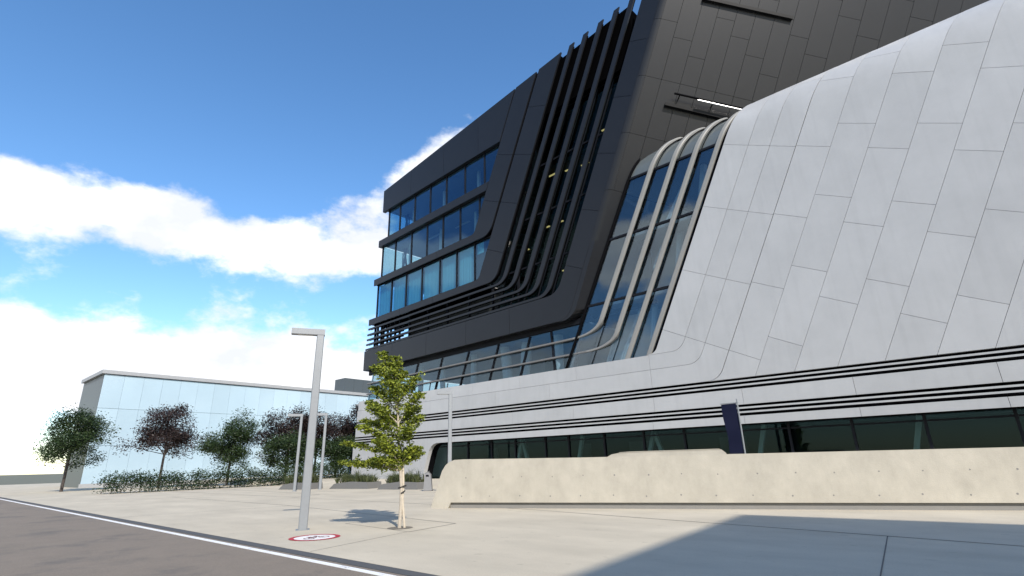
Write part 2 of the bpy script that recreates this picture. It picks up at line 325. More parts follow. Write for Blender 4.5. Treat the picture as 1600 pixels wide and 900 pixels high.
# top fascia panels, butting into the first ribbon along the leaning seam
jam = lambda z: 10.62+(z-12)*K
fs = [-.79, 4.6, 10.2, 15.4]
for a, b in zip(fs[:-1], fs[1:]):
    m = MB(); m.prism([(a+.012, 28.88), (b-.012, 28.88), (b-.012, roof_z(b)), (a+.012, roof_z(a))], DK, 0, .35); m.build('dark_panel', 'dark', bld)
zt = (ROOF[0]+ROOF[1]*(10.56-12*K))/(1-ROOF[1]*K)
m = MB(); m.prism([(15.412, 28.88), (jam(28.88)-.16, 28.88), (jam(zt)-.16, zt), (15.412, roof_z(15.4))], DK, 0, .35); m.build('dark_panel', 'dark', bld)
ribbon(e1a, e1b, 'dark_panel', 'dark', DK, [-1.73, 4.0, 9.4], legT(e1a, e1b), -.02, .12, ROOF)
ribbon(e2a, e2b, 'dark_panel', 'dark', DK, [-2.24, 3.6, 9.0], legT(e2a, e2b), -.05, .09, ROOF)
ribbon(e3a, e3b, 'dark_panel', 'dark', DK, [-2.70, 2.6, 8.2, 13.8, 19.0], legT(e3a, e3b), -.08, .06, (ROOF[0]+.5, ROOF[1]))
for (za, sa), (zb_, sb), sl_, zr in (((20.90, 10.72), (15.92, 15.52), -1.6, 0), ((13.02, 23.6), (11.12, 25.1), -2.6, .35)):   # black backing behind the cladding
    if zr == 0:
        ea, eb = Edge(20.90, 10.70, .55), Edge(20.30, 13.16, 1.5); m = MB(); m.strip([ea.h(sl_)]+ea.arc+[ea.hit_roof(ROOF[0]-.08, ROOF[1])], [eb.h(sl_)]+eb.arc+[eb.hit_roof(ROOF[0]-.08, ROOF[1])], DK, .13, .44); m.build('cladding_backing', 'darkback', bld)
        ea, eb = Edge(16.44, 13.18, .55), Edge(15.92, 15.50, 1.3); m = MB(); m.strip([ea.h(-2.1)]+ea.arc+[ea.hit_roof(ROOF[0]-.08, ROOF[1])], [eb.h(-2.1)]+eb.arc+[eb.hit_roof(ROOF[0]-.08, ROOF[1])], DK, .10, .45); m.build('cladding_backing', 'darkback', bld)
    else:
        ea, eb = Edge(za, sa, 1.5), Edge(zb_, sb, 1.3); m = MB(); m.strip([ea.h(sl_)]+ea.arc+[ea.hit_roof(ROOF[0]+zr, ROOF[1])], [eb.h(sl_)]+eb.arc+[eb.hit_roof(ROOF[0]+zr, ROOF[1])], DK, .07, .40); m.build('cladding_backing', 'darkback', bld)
# slab band between the two upper window rows
m = MB(); m.prism([(-1.2, 24.66), (jam(24.66)-.03, 24.66), (jam(25.44)-.03, 25.44), (-1.2, 25.44)], DK, -.03, .45); m.build('slab_band', 'dark', bld)
# five fins that sweep from the louvre field up to the roof
for zc, s0, sl_ in ((15.45, 16.5, -2.30), (14.84, 17.86, -2.43), (14.30, 19.28, -2.47), (13.79, 20.68, -2.56), (13.27, 22.08, -2.63)):
    ea, eb = Edge(zc+.09, s0, 1.15), Edge(zc-.09, s0+.46, 1.45)
    A = [ea.h(sl_)] + ea.arc + [ea.hit_roof(ROOF[0]+.02, ROOF[1])]; B = [eb.h(sl_)] + eb.arc + [eb.hit_roof(ROOF[0]+.02, ROOF[1])]
    m = MB(); m.strip(A, B, DK, -.02, .10); m.build('fin', 'dark', bld); m = MB(); ea, eb = Edge(zc+.03, s0+.12, 1.2), Edge(zc-.03, s0+.30, 1.4); m.strip([ea.h(sl_+.1)] + ea.arc + [ea.hit_roof(ROOF[0]-.1, ROOF[1])], [eb.h(sl_+.1)] + eb.arc + [eb.hit_roof(ROOF[0]-.1, ROOF[1])], DK, .11, .34); m.build('fin_bracket', 'darkback', bld)
# brown-grey flank: folds back from the crease
A0 = DK(25.62+(27.13-12)*.45, 27.13, -.08); Lc = Vector((.45*C3, -.45*S3, 1)).normalized(); Wc = Vector((.8, .6, 0)); wl = Wc.dot(Lc)
Nb = Wc.cross(Lc).normalized()
if Nb.y > 0: Nb = -Nb
def FL(a, b, d): return A0 + Wc*a + Lc*(b - wl*a) - Nb*d
cols = [.38, 1.6, 3.0, 4.25, 5.6, 6.95, 8.3, 9.65, 11.0, 12.6, 14.2, 15.8, 17.4, 19.0, 20.6, 22.2, 23.8, 25.4, 27, 28.6]
def btop(a): return (35.4 - A0.z)/Lc.z + wl*a
def panel_fl(a0, a1, b0, b1, extra=None):
    g = .012; pts = [(a0+g, b0+g), (a1-g, b0+g), (a1-g, b1-g), (a0+g, b1-g)]
    m = MB(); m.prism(pts, FL, 0, .14); return m.build('flank_panel', 'dark', bld)
for k, (a0, a1) in enumerate(zip(cols[:-1], cols[1:])):
    up_ = 4.35-1.07*k
    while up_ < 1.2: up_ += 4.2
    rows = [-8.25, -4.05, .15, up_] + ([up_+4.2] if up_+4.2 < btop(a1)-.5 else []) + [btop((a0+a1)/2)]
    if k == 0: rows[:1] = [-8.25]
    rows = [r for r in rows if r >= (-8.25 if k < 1 else -8.25)]
    for b0, b1 in zip(rows[:-1], rows[1:]): panel_fl(a0, a1, b0, b1)
# the rounded crease itself and the lower flank strip down to the soffit
def crease_sec(b, amax):
    p = A0 + Lc*b; f = p + Vector((-C3, S3, 0))*.40; g = p + (Wc-Lc*wl)*.38
    c = [f*(1-t)**2 + p*2*t*(1-t) + g*t*t for t in (0, .25, .5, .75, 1)]
    return c + ([p + (Wc-Lc*wl)*amax] if amax > .4 else [])
cb = [-12.45, -8.25, -4.05, .15, 4.35, btop(.0)]
for b0, b1 in zip(cb[:-1], cb[1:]):
    low_ = b1 <= -8.2; m = MB(); g = .012
    def am(b): p = A0+Lc*b; return max((29.86-p.y)/.6, .5)
    s0_ = crease_sec(b0+g, am(b0) if low_ else 0); s1_ = crease_sec(b1-g, am(b1) if low_ else 0); n = len(s0_)
    back = [v + Vector((0, .16, 0)) for v in s0_+s1_]
    m.add(s0_+s1_+back, [(i, i+1, n+i+1, n+i) for i in range(n-1)] + [(2*n+i, 3*n+i, 3*n+i+1, 2*n+i+1) for i in range(n-1)] + [(i, 2*n+i, 2*n+i+1, i+1) for i in range(n-1)] + [(n+i, n+i+1, 3*n+i+1, 3*n+i) for i in range(n-1)])
    m.build('flank_panel', 'dark', bld, True)
# soffit under the overhanging block, following the bend
zq = A0.z - 12.45*Lc.z; tq = e3b.P.dot(e3b.L) + (zq-e3b.P.y)/e3b.L.y
arc = [e3b.h(x) for x in (-2.7, 4, 10, 16, 20)] + e3b.arc + [e3b.leg(e3b.ta+(tq+.55-e3b.ta)*k/5) for k in range(1, 6)]
front, mid_, inn = [], [], []
for i, p in enumerate(arc):
    t = min(max((i-5)/8, 0), 1); q = arc[min(i+1, len(arc)-1)]-arc[max(i-1, 0)]; nn = Vector((q.y, -q.x)).normalized()
    f = DK(p.x, p.y, -.066); c = DK(p.x+nn.x*.39*t, p.y+nn.y*(.02+.37*t), -.064); h = DK(p.x, p.y-.03, .78); l = c + Wc*max((29.86-c.y)/.6, .5)
    front.append(f); mid_.append(c); inn.append(h.lerp(l, t))
m = MB(); n = len(arc); m.add(front+mid_+inn, [(i, i+1, n+i+1, n+i) for i in range(n-1)] + [(n+i, n+i+1, 2*n+i+1, 2*n+i) for i in range(n-1)]); m.build('soffit', 'dark', bld)
m = MB(); m.prism([(-2.6, 10.60), (26.3, 10.72), (26.3, 11.12), (-2.6, 11.05)], GB, -.02, .2); m.build('glazing_head', 'frame', bld)
# interior of the dark block: slabs, ceilings, core, columns
def boxdk(name, mat, s0, s1, z0, z1, d0, d1): m = MB(); m.prism([(s0, z0), (s1, z0), (s1, z1), (s0, z1)], DK, d0, d1); return m.build(name, mat, bld)
for z0, z1, sr in ((15.95, 16.4, 15), (20.32, 20.85, 16), (24.74, 25.3, 18)):
    boxdk('floor_slab', 'slab', -.9, sr, z0+.12, z1, .5, 18); boxdk('ceiling', 'ceiling', -.7, sr-.1, z0, z0+.10, .62, 17.8)
boxdk('ceiling', 'ceiling', -.4, 19.5, 28.95, 29.1, .5, 17.8)
m = MB(); m.prism([(-.7, 29.12), (32, 29.12), (32, roof_z(32)-.12), (-.7, roof_z(-.7)-.3)], DK, .4, 20); m.build('roof_slab', 'darkback', bld)
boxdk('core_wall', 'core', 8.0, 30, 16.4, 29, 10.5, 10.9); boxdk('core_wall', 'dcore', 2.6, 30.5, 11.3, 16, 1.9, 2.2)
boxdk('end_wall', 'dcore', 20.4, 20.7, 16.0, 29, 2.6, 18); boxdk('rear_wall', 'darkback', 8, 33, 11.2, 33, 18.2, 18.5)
for s in (1.4, 6.8, 12.2):
    for z0, z1, ds in ((16.4, 20.3, 0), (20.85, 24.7, .45), (25.3, 28.95, .9)):
        m = MB(); m.tube([DK(s+ds, z0, 2.2), DK(s+ds, z1, 2.2)], .2, 14); m.build('column', 'column', bld, True)
for s, ds in ((-.2, .95), (1.2, -.9)):
    for z0, z1 in ((16.4, 20.3), (20.85, 24.7), (25.3, 28.9)):
        m = MB(); m.bar(DK(s, z0, 2.4), DK(s+ds, z1, 2.4), .16, .16); m.build('brace', 'frame', bld)
# window rows: each bay is a frame with its pane
def windows(mull, zb, zt, jamb, d, bl=None):
    for i, a in enumerate(mull):
        b = mull[i+1] if i+1 < len(mull) else 99
        rb, rtp = min(b, jamb(zb)+.25), min(b, jamb(zt)+.25)
        if rtp <= a+.1: break
        f = MB(); f.prism([(a-.055, zb), (a+.055, zb), (a+.055, zt), (a-.055, zt)], DK, d-.07, d+.10)
        f.prism([(a+.056, zb), (max(rb, a+.1)-.056, zb), (max(rb, a+.1)-.056, zb+.16), (a+.056, zb+.16)], DK, d-.04, d+.08)
        f.prism([(a+.056, zt-.12), (rtp-.056, zt-.12), (rtp-.056, zt), (a+.056, zt)], DK, d-.04, d+.08)
        fr = f.build('window', 'frame', bld)
        p = MB(); p.prism([(a+.05, zb+.1), (max(rb, a+.1)-.05, zb+.1), (rtp-.05, zt-.05), (a+.05, zt-.05)], DK, d, d+.03); p.build('pane', 'glass', fr)
        if bl is not None and bl[i] > 0:
            zl = zt - (zt-zb)*bl[i]; q = MB(); n = 14
            A = [(a+.1 + (min(rb, rtp)-a-.2)*k/n, zl) for k in range(n+1)]; B = [(x, zt-.1) for x, _ in A]
            pl = lambda x, z, dd: DK(x, z, dd + .012*math.sin(x*23)); q.strip(A, B, pl, d+.22, d+.235); q.build('blind', 'blind', fr)
j1 = lambda z: 10.62+(z-12)*K; j2 = lambda z: 13.22+(z-12)*K
windows([.12, 2.31, 5.06, 7.74, 10.37, 13.17, 15.91], 25.46, 28.95, j1, .34)
windows([-.82, 1.73, 4.70, 7.37, 9.93, 12.50, 15.2], 20.97, 24.72, j1, .34)
windows([-1.35, 1.38, 4.03, 6.72, 9.55, 12.04, 14.52], 16.52, 20.30, j2, .34, [1, 1, 1, 1, 1, 1, .3])
def side_glass(s, zb, zt):
    for k in range(5):
        d0 = .36+k*2.6; f = MB(); f.box((0, 0, 0), (.01, .01, .01)); f = MB()
        ax = lambda dd, z, o: DK(s+o, z, dd)
        f.prism([(d0, zb), (d0+.1, zb), (d0+.1, zt), (d0, zt)], ax, -.03, .08); fr = f.build('window', 'frame', bld)
        p = MB(); p.prism([(d0+.1, zb), (d0+2.6, zb), (d0+2.6, zt), (d0+.1, zt)], ax, 0, .03); p.build('pane', 'glass', fr)
side_glass(.06, 25.46, 28.95); side_glass(-.88, 20.97, 24.72); side_glass(-1.41, 16.52, 20.30)
# light lines on the ceiling of the middle storey
for s, dd, ln in ((4.4, 2.6, 2.4), (8.6, 2.9, 2.2), (11.6, 3.0, 2.2)):
    m = MB(); m.prism([(s, 24.60), (s+ln, 24.60), (s+ln, 24.69), (s, 24.69)], DK, dd, dd+.16); m.build('ceiling_light', 'bulb', bld)
# louvre field behind the level fins, open at its left end
for s in (-1.95, -1.45, -.7, -.3, .5, 1.1, 1.9, 2.7, 4.4, 7.4, 10.4, 13.4, 16.4, 19.4): m = MB(); m.prism([(s, 13.0), (s+.14, 13.0), (s+.14, 15.95), (s, 15.95)], DK, .52, .72); m.build('louvre_post', 'frame', bld)
for k in range(4): m = MB(); m.prism([(-2.4, 13.35+.55*k), (3, 13.35+.55*k), (3, 13.6+.55*k), (-2.4, 13.6+.55*k)], DK, .9, 1.0); m.build('louvre_bar', 'frame', bld)
boxdk('deck', 'darkback', -2.5, 25, 11.15, 11.3, .45, 18); boxdk('louvre_head', 'darkback', -2.0, 15.8, 15.86, 15.94, .45, 3.4)
# dark glazing behind the leaning fins, with its storeys and lit fittings
for i in range(6):
    sa = 15.9+1.5*i; m = MB(); zb_, zt_ = 13.6, 32.2
    def lean(s, z): return s+(z-12)*K
    zz = [13.4, 16.4, 20.6, 24.9, 29.1, 32.6]
    for z0, z1 in zip(zz[:-1], zz[1:]):
        f = MB(); f.prism([(lean(sa, z0), z0), (lean(sa+.1, z0), z0), (lean(sa+.1, z1), z1), (lean(sa, z1), z1)], DK, .86, 1.0); f.prism([(lean(sa+.12, z0), z0), (lean(sa+1.49, z0), z0), (lean(sa+1.49, z0+.14), z0+.14), (lean(sa+.12, z0+.14), z0+.14)], DK, .87, .99)
        fr = f.build('window', 'frame', bld); p = MB(); p.prism([(lean(sa+.1, z0+.1), z0+.1), (lean(sa+1.5, z0+.1), z0+.1), (lean(sa+1.5, z1), z1), (lean(sa+.1, z1), z1)], DK, .92, .95); p.build('pane', 'glassf', fr)
for z in (16.2, 20.4, 24.7, 28.9):
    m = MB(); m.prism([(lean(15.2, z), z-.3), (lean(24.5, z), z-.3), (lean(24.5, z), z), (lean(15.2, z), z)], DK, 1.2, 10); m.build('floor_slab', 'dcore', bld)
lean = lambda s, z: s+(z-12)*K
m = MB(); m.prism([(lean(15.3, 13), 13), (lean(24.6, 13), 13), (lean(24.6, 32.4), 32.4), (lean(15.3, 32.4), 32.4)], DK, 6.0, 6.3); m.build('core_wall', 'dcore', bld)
for s, z, d in ((17.3, 24.05, 1.5), (18.7, 24.1, 1.9), (20.1, 24.1, 2.2), (21.6, 24.15, 2.4), (22.7, 24.25, 2.0), (23.0, 25.9, 1.4), (23.2, 27.0, 1.5), (22.0, 25.7, 1.5), (23.6, 15.6, 1.3), (22.2, 15.4, 1.4), (18.4, 19.6, 1.5), (19.6, 19.7, 1.7), (23.4, 20.0, 1.5), (16.9, 18.2, 1.3)):
    m = MB(); p = DK(lean(s, z), z, d); m.box(p, (.75, .12, .07), (Vector((C3, -S3, 0)), Vector((S3, C3, 0)), Vector((0, 0, 1)))); m.build('lit_fitting', 'lamp', bld)
# flank backing and solid mass behind
m = MB(); m.add([FL(.2, -8.3, .3), FL(28.5, -8.3, .3), FL(28.5, btop(28.5), .3), FL(.2, btop(.2), .3)], [(0, 1, 2, 3)]); m.build('flank_backing', 'darkback', bld)
# ------------------------------------------------------------------ glass band between base and block
ms = [(2.5, 1.3), (6.18, 5.0), (9.85, 8.68), (13.48, 12.12), (17.12, 15.75), (20.55, 19.22), (22.67, 22.85), (25.45, 24.5)]
ends = [(-2.0, -2.9)] + ms
for (t0, b0), (t1, b1) in zip(ends[:-1], ends[1:]):
    f = MB(); f.prism([(b1-.07, 7.3), (b1+.07, 7.3), (t1+.07, 10.62), (t1-.07, 10.62)], GB, -.06, .14); fr = f.build('window', 'frame', bld)
    p = MB(); p.prism([(b0+.07, 7.3), (b1-.07, 7.3), (t1-.07, 10.62), (t0+.07, 10.62)], GB, 0, .03); p.build('pane', 'glassb', fr)
def boxg(name, mat, s0, s1, z0, z1, d0, d1): m = MB(); m.prism([(s0, z0), (s1, z0), (s1, z1), (s0, z1)], GB, d0, d1); return m.build(name, mat, bld)
boxg('floor_slab', 'slab', -2.5, 40, 7.0, 7.25, .1, 20); boxg('ceiling', 'ceiling', -2.3, 25.8, 10.72, 10.85, .25, 17)
boxg('core_wall', 'core', 15.5, 24, 7.25, 10.7, 7.5, 7.8); boxg('core_wall', 'core', 24, 24.3, 7.25, 10.7, 7.8, 17)
boxg('window_wall', 'column', 2, 3.0, 7.25, 10.7, 14, 14.3)
for s, dx, r in ((16.6, -.35, .42), (18.3, .45, .42), (21.9, .1, .38), (8.0, -.2, .25), (4.4, .2, .25), (12.2, .1, .25)):
    m = MB(); m.tube([GB(s, 7.25, 1.6), GB(s+dx, 10.72, 1.6)], r, 18); m.build('column', 'column', bld, True)
for k in range(6):
    ax = lambda dd, z, o: GB(-2.9+(z-7.3)*.27+o, z, dd); d0 = .15+2.5*k; f = MB(); f.prism([(d0, 7.3), (d0+.1, 7.3), (d0+.1, 10.6), (d0, 10.6)], ax, -.03, .08); fr = f.build('window', 'frame', bld)
    p = MB(); p.prism([(d0+.1, 7.3), (d0+2.5, 7.3), (d0+2.5, 10.6), (d0+.1, 10.6)], ax, 0, .03); p.build('pane', 'glassb', fr)
# ------------------------------------------------------------------ leaning glass leg between dark flank and white wall
LG = fold(29.72, RB-.2)
x8 = [-20.75, -18.96, -17.35, -15.86, -14.36, -13.4]; KW = .5
def lx(x, z): return x+(z-8)*KW
trz = [7.4, 11.72, 16.08, 20.05]
for i, (xa, xb) in enumerate(zip(x8[:-1], x8[1:])):
    for z0, z1 in zip(trz, trz[1:]+[24.6]):
        zs = [z0+.07+(z1-z0-.14)*k/10 for k in range(11)] if z0 > 19 else [z0+.07, z1-.07]
        if z0 < 8 and i == 0: zs[0] = 7.4
        f = MB(); f.prism([(lx(xa, z0)+.05, z0-.07), (lx(xb, z0)-.02, z0-.07), (lx(xb, z0)-.02, z0+.07), (lx(xa, z0)+.05, z0+.07)], LG, -.08, .1); fr = f.build('window', 'frame', bld)
        p = MB(); p.strip([(lx(xa, z), z) for z in zs], [(lx(xb, z)-.03, z) for z in zs], LG, 0, .03); p.build('pane', 'spandrel' if z0 > 19 else 'glassl', fr, z0 > 19)
def sweep(path, name, mat, smooth=True):                               # path: (point, outward normal, width, depth)
    vs = []; n = len(path)
    for i, (p, nn, w, d) in enumerate(path):
        t = (path[min(i+1, n-1)][0]-path[max(i-1, 0)][0]).normalized(); s = t.cross(nn).normalized(); ch = w*.18
        sec = [(-w/2, -d), (-w/2, -ch), (-w/2+ch, 0), (w/2-ch, 0), (w/2, -ch), (w/2, -d)]
        vs += [p + s*a + nn*b for a, b in sec]
    fs = [(i*6+k, i*6+(k+1) % 6, (i+1)*6+(k+1) % 6, (i+1)*6+k) for i in range(n-1) for k in range(6)] + [tuple(range(5, -1, -1)), tuple(range((n-1)*6, n*6))]
    m = MB(); m.add(vs, fs); return m.build(name, mat, bld, smooth)
def legpath(xc, z0, w=.5, zend=24.4):
    out = []; z = z0
    while z < zend:
        y0 = 29.42; r = RB; Z = z; 
        if z <= ZB: p = Vector((lx(xc, z), y0, z)); nn = Vector((0, -1, 0))
        else:
            th = (z-ZB)/r; p = Vector((lx(xc, min(z, ZB+r*1.2)), y0+r-r*math.cos(th), ZB+r*math.sin(th))) if th < 1.57 else Vector((lx(xc, ZB+r*1.2)+ (z-ZB-r*1.57)*.2, y0+r+(z-ZB-r*1.57), ZB+r)); nn = Vector((0, -math.cos(min(th, 1.57)), math.sin(min(th, 1.57))))
        out.append((p, nn, w, .17)); z += 2.0 if z < 17.9 else .25
    return out
for xc, zr in ((-18.96, 9.68), (-17.35, 8.60)):                         # two that start as level rails in front of the band
    path = []
    nD = Vector((-S3, -C3, 0))
    zj = zr + .85; pj = Vector((lx(xc, zj), 29.42, zj)); s_end = 25.5 if zr > 9 else 26.6
    for s in (-2.4, 6, 14, 20, s_end-1.0): path.append((GB(s, zr, -.28), nD, .14, .2))
    p0 = GB(s_end-.7, zr, -.28); pc = Vector((lx(xc, zr)-.05, 29.5, zr)); 
    sweep(path + [(p0, nD, .14, .2)], 'level_rail', 'railm'); path = [(p0+nD*.003, nD, .145, .2)]
    for k in range(1, 9):
        t = k/9; p = p0*(1-t)**2 + pc*2*t*(1-t) + pj*t*t; path.append((p, (nD*(1-t)+Vector((0, -1, 0))*t).normalized(), .14+.16*max(0, t-.35)/.65, .2+.1*t))
    sweep(path + [(pj, Vector((0, -1, 0)), .30, .17)] + legpath(xc, zj+.25, .31), 'ribbon_mullion', 'beige')
for xc in (-15.86, -14.36): sweep(legpath(xc, 7.4, .31), 'ribbon_mullion', 'beige')
for xc, w, mt in ((-20.70, .13, 'seal'), (-18.66, .025, 'seal'), (-17.05, .025, 'seal'), (-15.56, .025, 'seal'), (-14.05, .2, 'seal')):
    pth = [(p+Vector((0, .14 if w > .1 else .24, 0)), n_, w, .2 if w > .1 else .05) for p, n_, _, _ in legpath(xc, 7.5 if w > .1 else 7.5, w)]; sweep(pth, 'glazing_seal', mt)
# things seen inside the leg: pale raking columns, floor edges, core
for x, dx, y in ((-17.6, .9, 31.6), (-15.2, -.8, 31.8), (-12.8, .9, 31.6), (-11.4, -.9, 32)):
    for z0, z1 in ((7.3, 11.6), (12.0, 16.0), (16.4, 20.2)): m = MB(); m.tube([(lx(x, z0), y, z0), (lx(x, z0)+dx+1.6, y, z1)], .22, 10); m.build('column', 'column', bld, True)
for z in (11.7, 16.1): m = MB(); m.box((lx(-15.5, z)+.6, 31.9, z), (9, 3.6, .3)); m.build('floor_slab', 'ceiling', bld)
m = MB(); m.add([(-20.5, 33.4, 7.2), (-6, 33.4, 7.2), (0, 33.4, 20.3), (-14.2, 33.4, 20.3)], [(0, 1, 2, 3)]); m.build('core_wall', 'legwall', bld)

# ------------------------------------------------------------------ white base and leaning white wall
wa, wb, wc = Edge(7.57, -12.12, .95, KW, 8.0), Edge(6.67, -10.74, 1.0, KW, 8.0), Edge(5.60, -9.2, 1.0, KW, 8.0)
wT = [2.09, 5.9, 9.95, 13.9, 18.2, 21.5]
JX = [-45.6, -40.4, -35.1, -29.7, -24.8, -19.8, -14.4]
def xl(z): return -46.35+.10*z
def ribw(EA, EB): ribbon(EA, EB, 'white_panel', 'white', WH, [xl(EB.zh)]+JX[1:], wT, 0, .08, step=.45, g=.008)
wbu = Edge(6.687, -10.762, 1.0, KW, 8.0); wcu = Edge(5.61, -9.222, 1.0, KW, 8.0); wau = Edge(7.585, -12.142, .95, KW, 8.0)
ribw(wa, wbu)
jx2 = [-46, -37.6, -32.4, -27.2, -22.1, -14.4]
ribbon(wb, wcu, 'white_panel', 'white', WH, [xl(5.6)]+jx2[1:], wT, 0, .08, step=.45, g=.008)
# the sliver beside the glass
w0 = Edge(7.62, -13.8, .6, KW, 8.0)
A = [w0.h(-14.45)]+w0.arc; B = [wa.h(-14.45)]+wa.arc
def pieces(EA, EB, T0, names='white_panel'):
    first = True
    for a, b in zip(T0[:-1], T0[1:]):
        k = max(1, int((b-a)/.45)); ts = [a+.008+(b-a-.016)*j/k for j in range(k+1)]; m = MB(); m.strip([EA.leg(t) for t in ts], [EB.leg(t) for t in ts], WH, 0, .22); m.build(names, 'white', bld, True)
m = MB(); m.strip([w0.h(-14.4)]+w0.arc+[w0.leg(2.08)], [wau.h(-14.4)]+wau.arc+[wau.leg(2.08)], WH, 0, .22); m.build('white_panel', 'white', bld, True)
pieces(w0, wau, wT)
# further legs to the right, rising from the striped fascia
prev = wc
for k in range(7):
    nxt = Edge(5.60, -9.2+1.9*(k+1), .001, KW, 8.0); tb = Vector((nxt.P.x, 5.6)).dot(nxt.L); off = (k % 2)*1.3; o = Vector((.016, 0))
    Ts = [t for t in [2.09+3.95*j+off for j in range(9)] if t > tb+.7 and t < 21.5+.45*k] + [23.6+.45*k]
    bottom = ([Vector((wc.a0.x, 5.6))]+wc.arc) if k == 0 else [Vector((prev.P.x, 5.6))]
    m = MB(); m.prism([p+o for p in bottom] + [prev.leg(Ts[0]-.008)+o, nxt.leg(Ts[0]-.008), Vector((nxt.P.x, 5.6))], WH, 0, .22); m.build('white_panel', 'white', bld)
    for a, b in zip(Ts[:-1], Ts[1:]):
        q = max(1, int((b-a)/.45)); ts = [a+.008+(b-a-.016)*j/q for j in range(q+1)]; m = MB(); m.strip([prev.leg(t)+o for t in ts], [nxt.leg(t) for t in ts], WH, 0, .22); m.build('white_panel', 'white', bld, True)
    prev = nxt
# level bars and bands
XR = 14.0
def band(z0, z1, xs, d0=0, d1=.07, name='white_panel'):
    for a, b in zip(xs[:-1], xs[1:]): m = MB(); m.prism([(a+.008, z0), (b-.008, z0), (b-.008, z1), (a+.008, z1)], WH, d0, d1); m.build(name, 'white', bld)
jm = [xl(4.6), -41, -36, -31, -25.6, -20.2, -14.4, -9.3, -4.2, .9, 6, XR]
for z0, z1 in ((5.385, 5.47), (5.165, 5.25), (3.985, 4.07), (3.765, 3.85)): m = MB(); m.prism([(xl(z0), z0), (XR, z0), (XR, z1), (xl(z1), z1)], WH, .015, .06); m.build('white_bar', 'white', bld)
band(4.20, 5.02, jm)
jlow = [-33.9, -30.2, -25.2, -20, -14.6, -9.4, -4.2, .9, 6, XR]
band(3.21, 3.62, jlow)
for a, b in zip((xl(2), -42, -38.8), (-42, -38.8, -35.85)):
    m = MB(); m.prism([(a+.008, .40), (b-.008, .40), (b-.008, 3.62), (a+.008, 3.62)], WH, 0, .22); m.build('white_panel', 'white', bld)
# curved white jamb of the ground-floor glazing
cj = [(-35.55, .4), (-35.35, 1.2), (-35.05, 2.1), (-34.85, 2.6), (-34.6, 2.95), (-34.3, 3.12), (-33.9, 3.205)]
m = MB(); m.prism([(-35.842, .4)]+cj+[(-33.9, 3.62), (-35.842, 3.62)], WH, 0, .22); m.build('white_panel', 'white', bld)
m = MB(); m.strip(cj, [(x-.1, z+.02) for x, z in cj], WH, .225, .36); m.build('jamb_lining', 'white', bld, True)
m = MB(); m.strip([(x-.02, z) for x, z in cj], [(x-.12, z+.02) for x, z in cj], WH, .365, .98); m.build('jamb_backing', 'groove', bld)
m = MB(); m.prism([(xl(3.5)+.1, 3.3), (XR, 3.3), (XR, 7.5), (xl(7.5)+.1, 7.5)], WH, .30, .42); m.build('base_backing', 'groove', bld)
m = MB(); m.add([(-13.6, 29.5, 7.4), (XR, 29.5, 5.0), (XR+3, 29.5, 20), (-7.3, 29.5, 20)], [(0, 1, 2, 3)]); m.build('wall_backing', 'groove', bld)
m = MB(); m.prism([(-14.35, 7.45), (-13.7, 7.45), (lx(-13.55, 20), 20), (lx(-14.05, 20), 20)], lambda x, z, d: Vector((x, 29.44+d, z)), 0, .5); m.build('reveal', 'seal', bld)
m = MB(); m.box((-46.0+4.5, 38, 3.9), (.3, 17, 7.0)); m.box((-44, 37, 7.35), (5, 15, .1)); m.build('base_side_wall', 'white', bld)
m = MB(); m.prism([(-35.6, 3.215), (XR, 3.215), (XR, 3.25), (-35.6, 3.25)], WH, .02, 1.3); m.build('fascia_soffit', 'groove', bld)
# ground-floor glazing, recessed under the fascia
gx = [-36.2, -33.6, -31.2, -28.6, -26.2, -23.4, -21.4, -18.6, -15.8, -13.2, -10.4, -7.6, -4.8, -2, 1, 4, 7, 10, 13]
GF = lambda x, z, d: Vector((x, 30.2+d, z))
for i, (a, b) in enumerate(zip(gx[:-1], gx[1:])):
    f = MB(); f.prism([(a-.06, .42), (a+.06, .42), (a+.06, 3.2), (a-.06, 3.2)], GF, -.08, .1); f.prism([(a+.07, 2.88), (b-.07, 2.88), (b-.07, 2.96), (a+.07, 2.96)], GF, -.05, .08); fr = f.build('window', 'frame', bld)
    p = MB(); p.prism([(a+.06, .44), (b-.06, .44), (b-.06, 3.19), (a+.06, 3.19)], GF, 0, .03); p.build('pane', 'glassd', fr)
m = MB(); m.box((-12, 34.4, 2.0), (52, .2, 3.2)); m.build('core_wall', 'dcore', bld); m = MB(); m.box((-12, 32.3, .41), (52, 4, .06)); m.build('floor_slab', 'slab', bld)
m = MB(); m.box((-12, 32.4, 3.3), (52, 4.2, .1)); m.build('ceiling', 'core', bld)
for x, dx in ((-27.0, .8), (-25.4, -.8), (-21.5, .7), (-16.4, .9), (-14.6, -.9), (-9.8, .8), (-3, .8)):
    m = MB(); m.bar((x, 31.0, .42), (x+dx, 31.0, 3.2), .22, .22, Vector((0, 1, 0))); m.build('raking_strut', 'column', bld)
for x, w in ((-32, 1.2), (-29.4, 1.6), (-22.6, 1.1), (-18, 1.8), (-11.8, 1.6)): m = MB(); m.box((x, 33.9, 1.7), (w, .1, 2.1)); m.build('inner_door', 'core', bld)
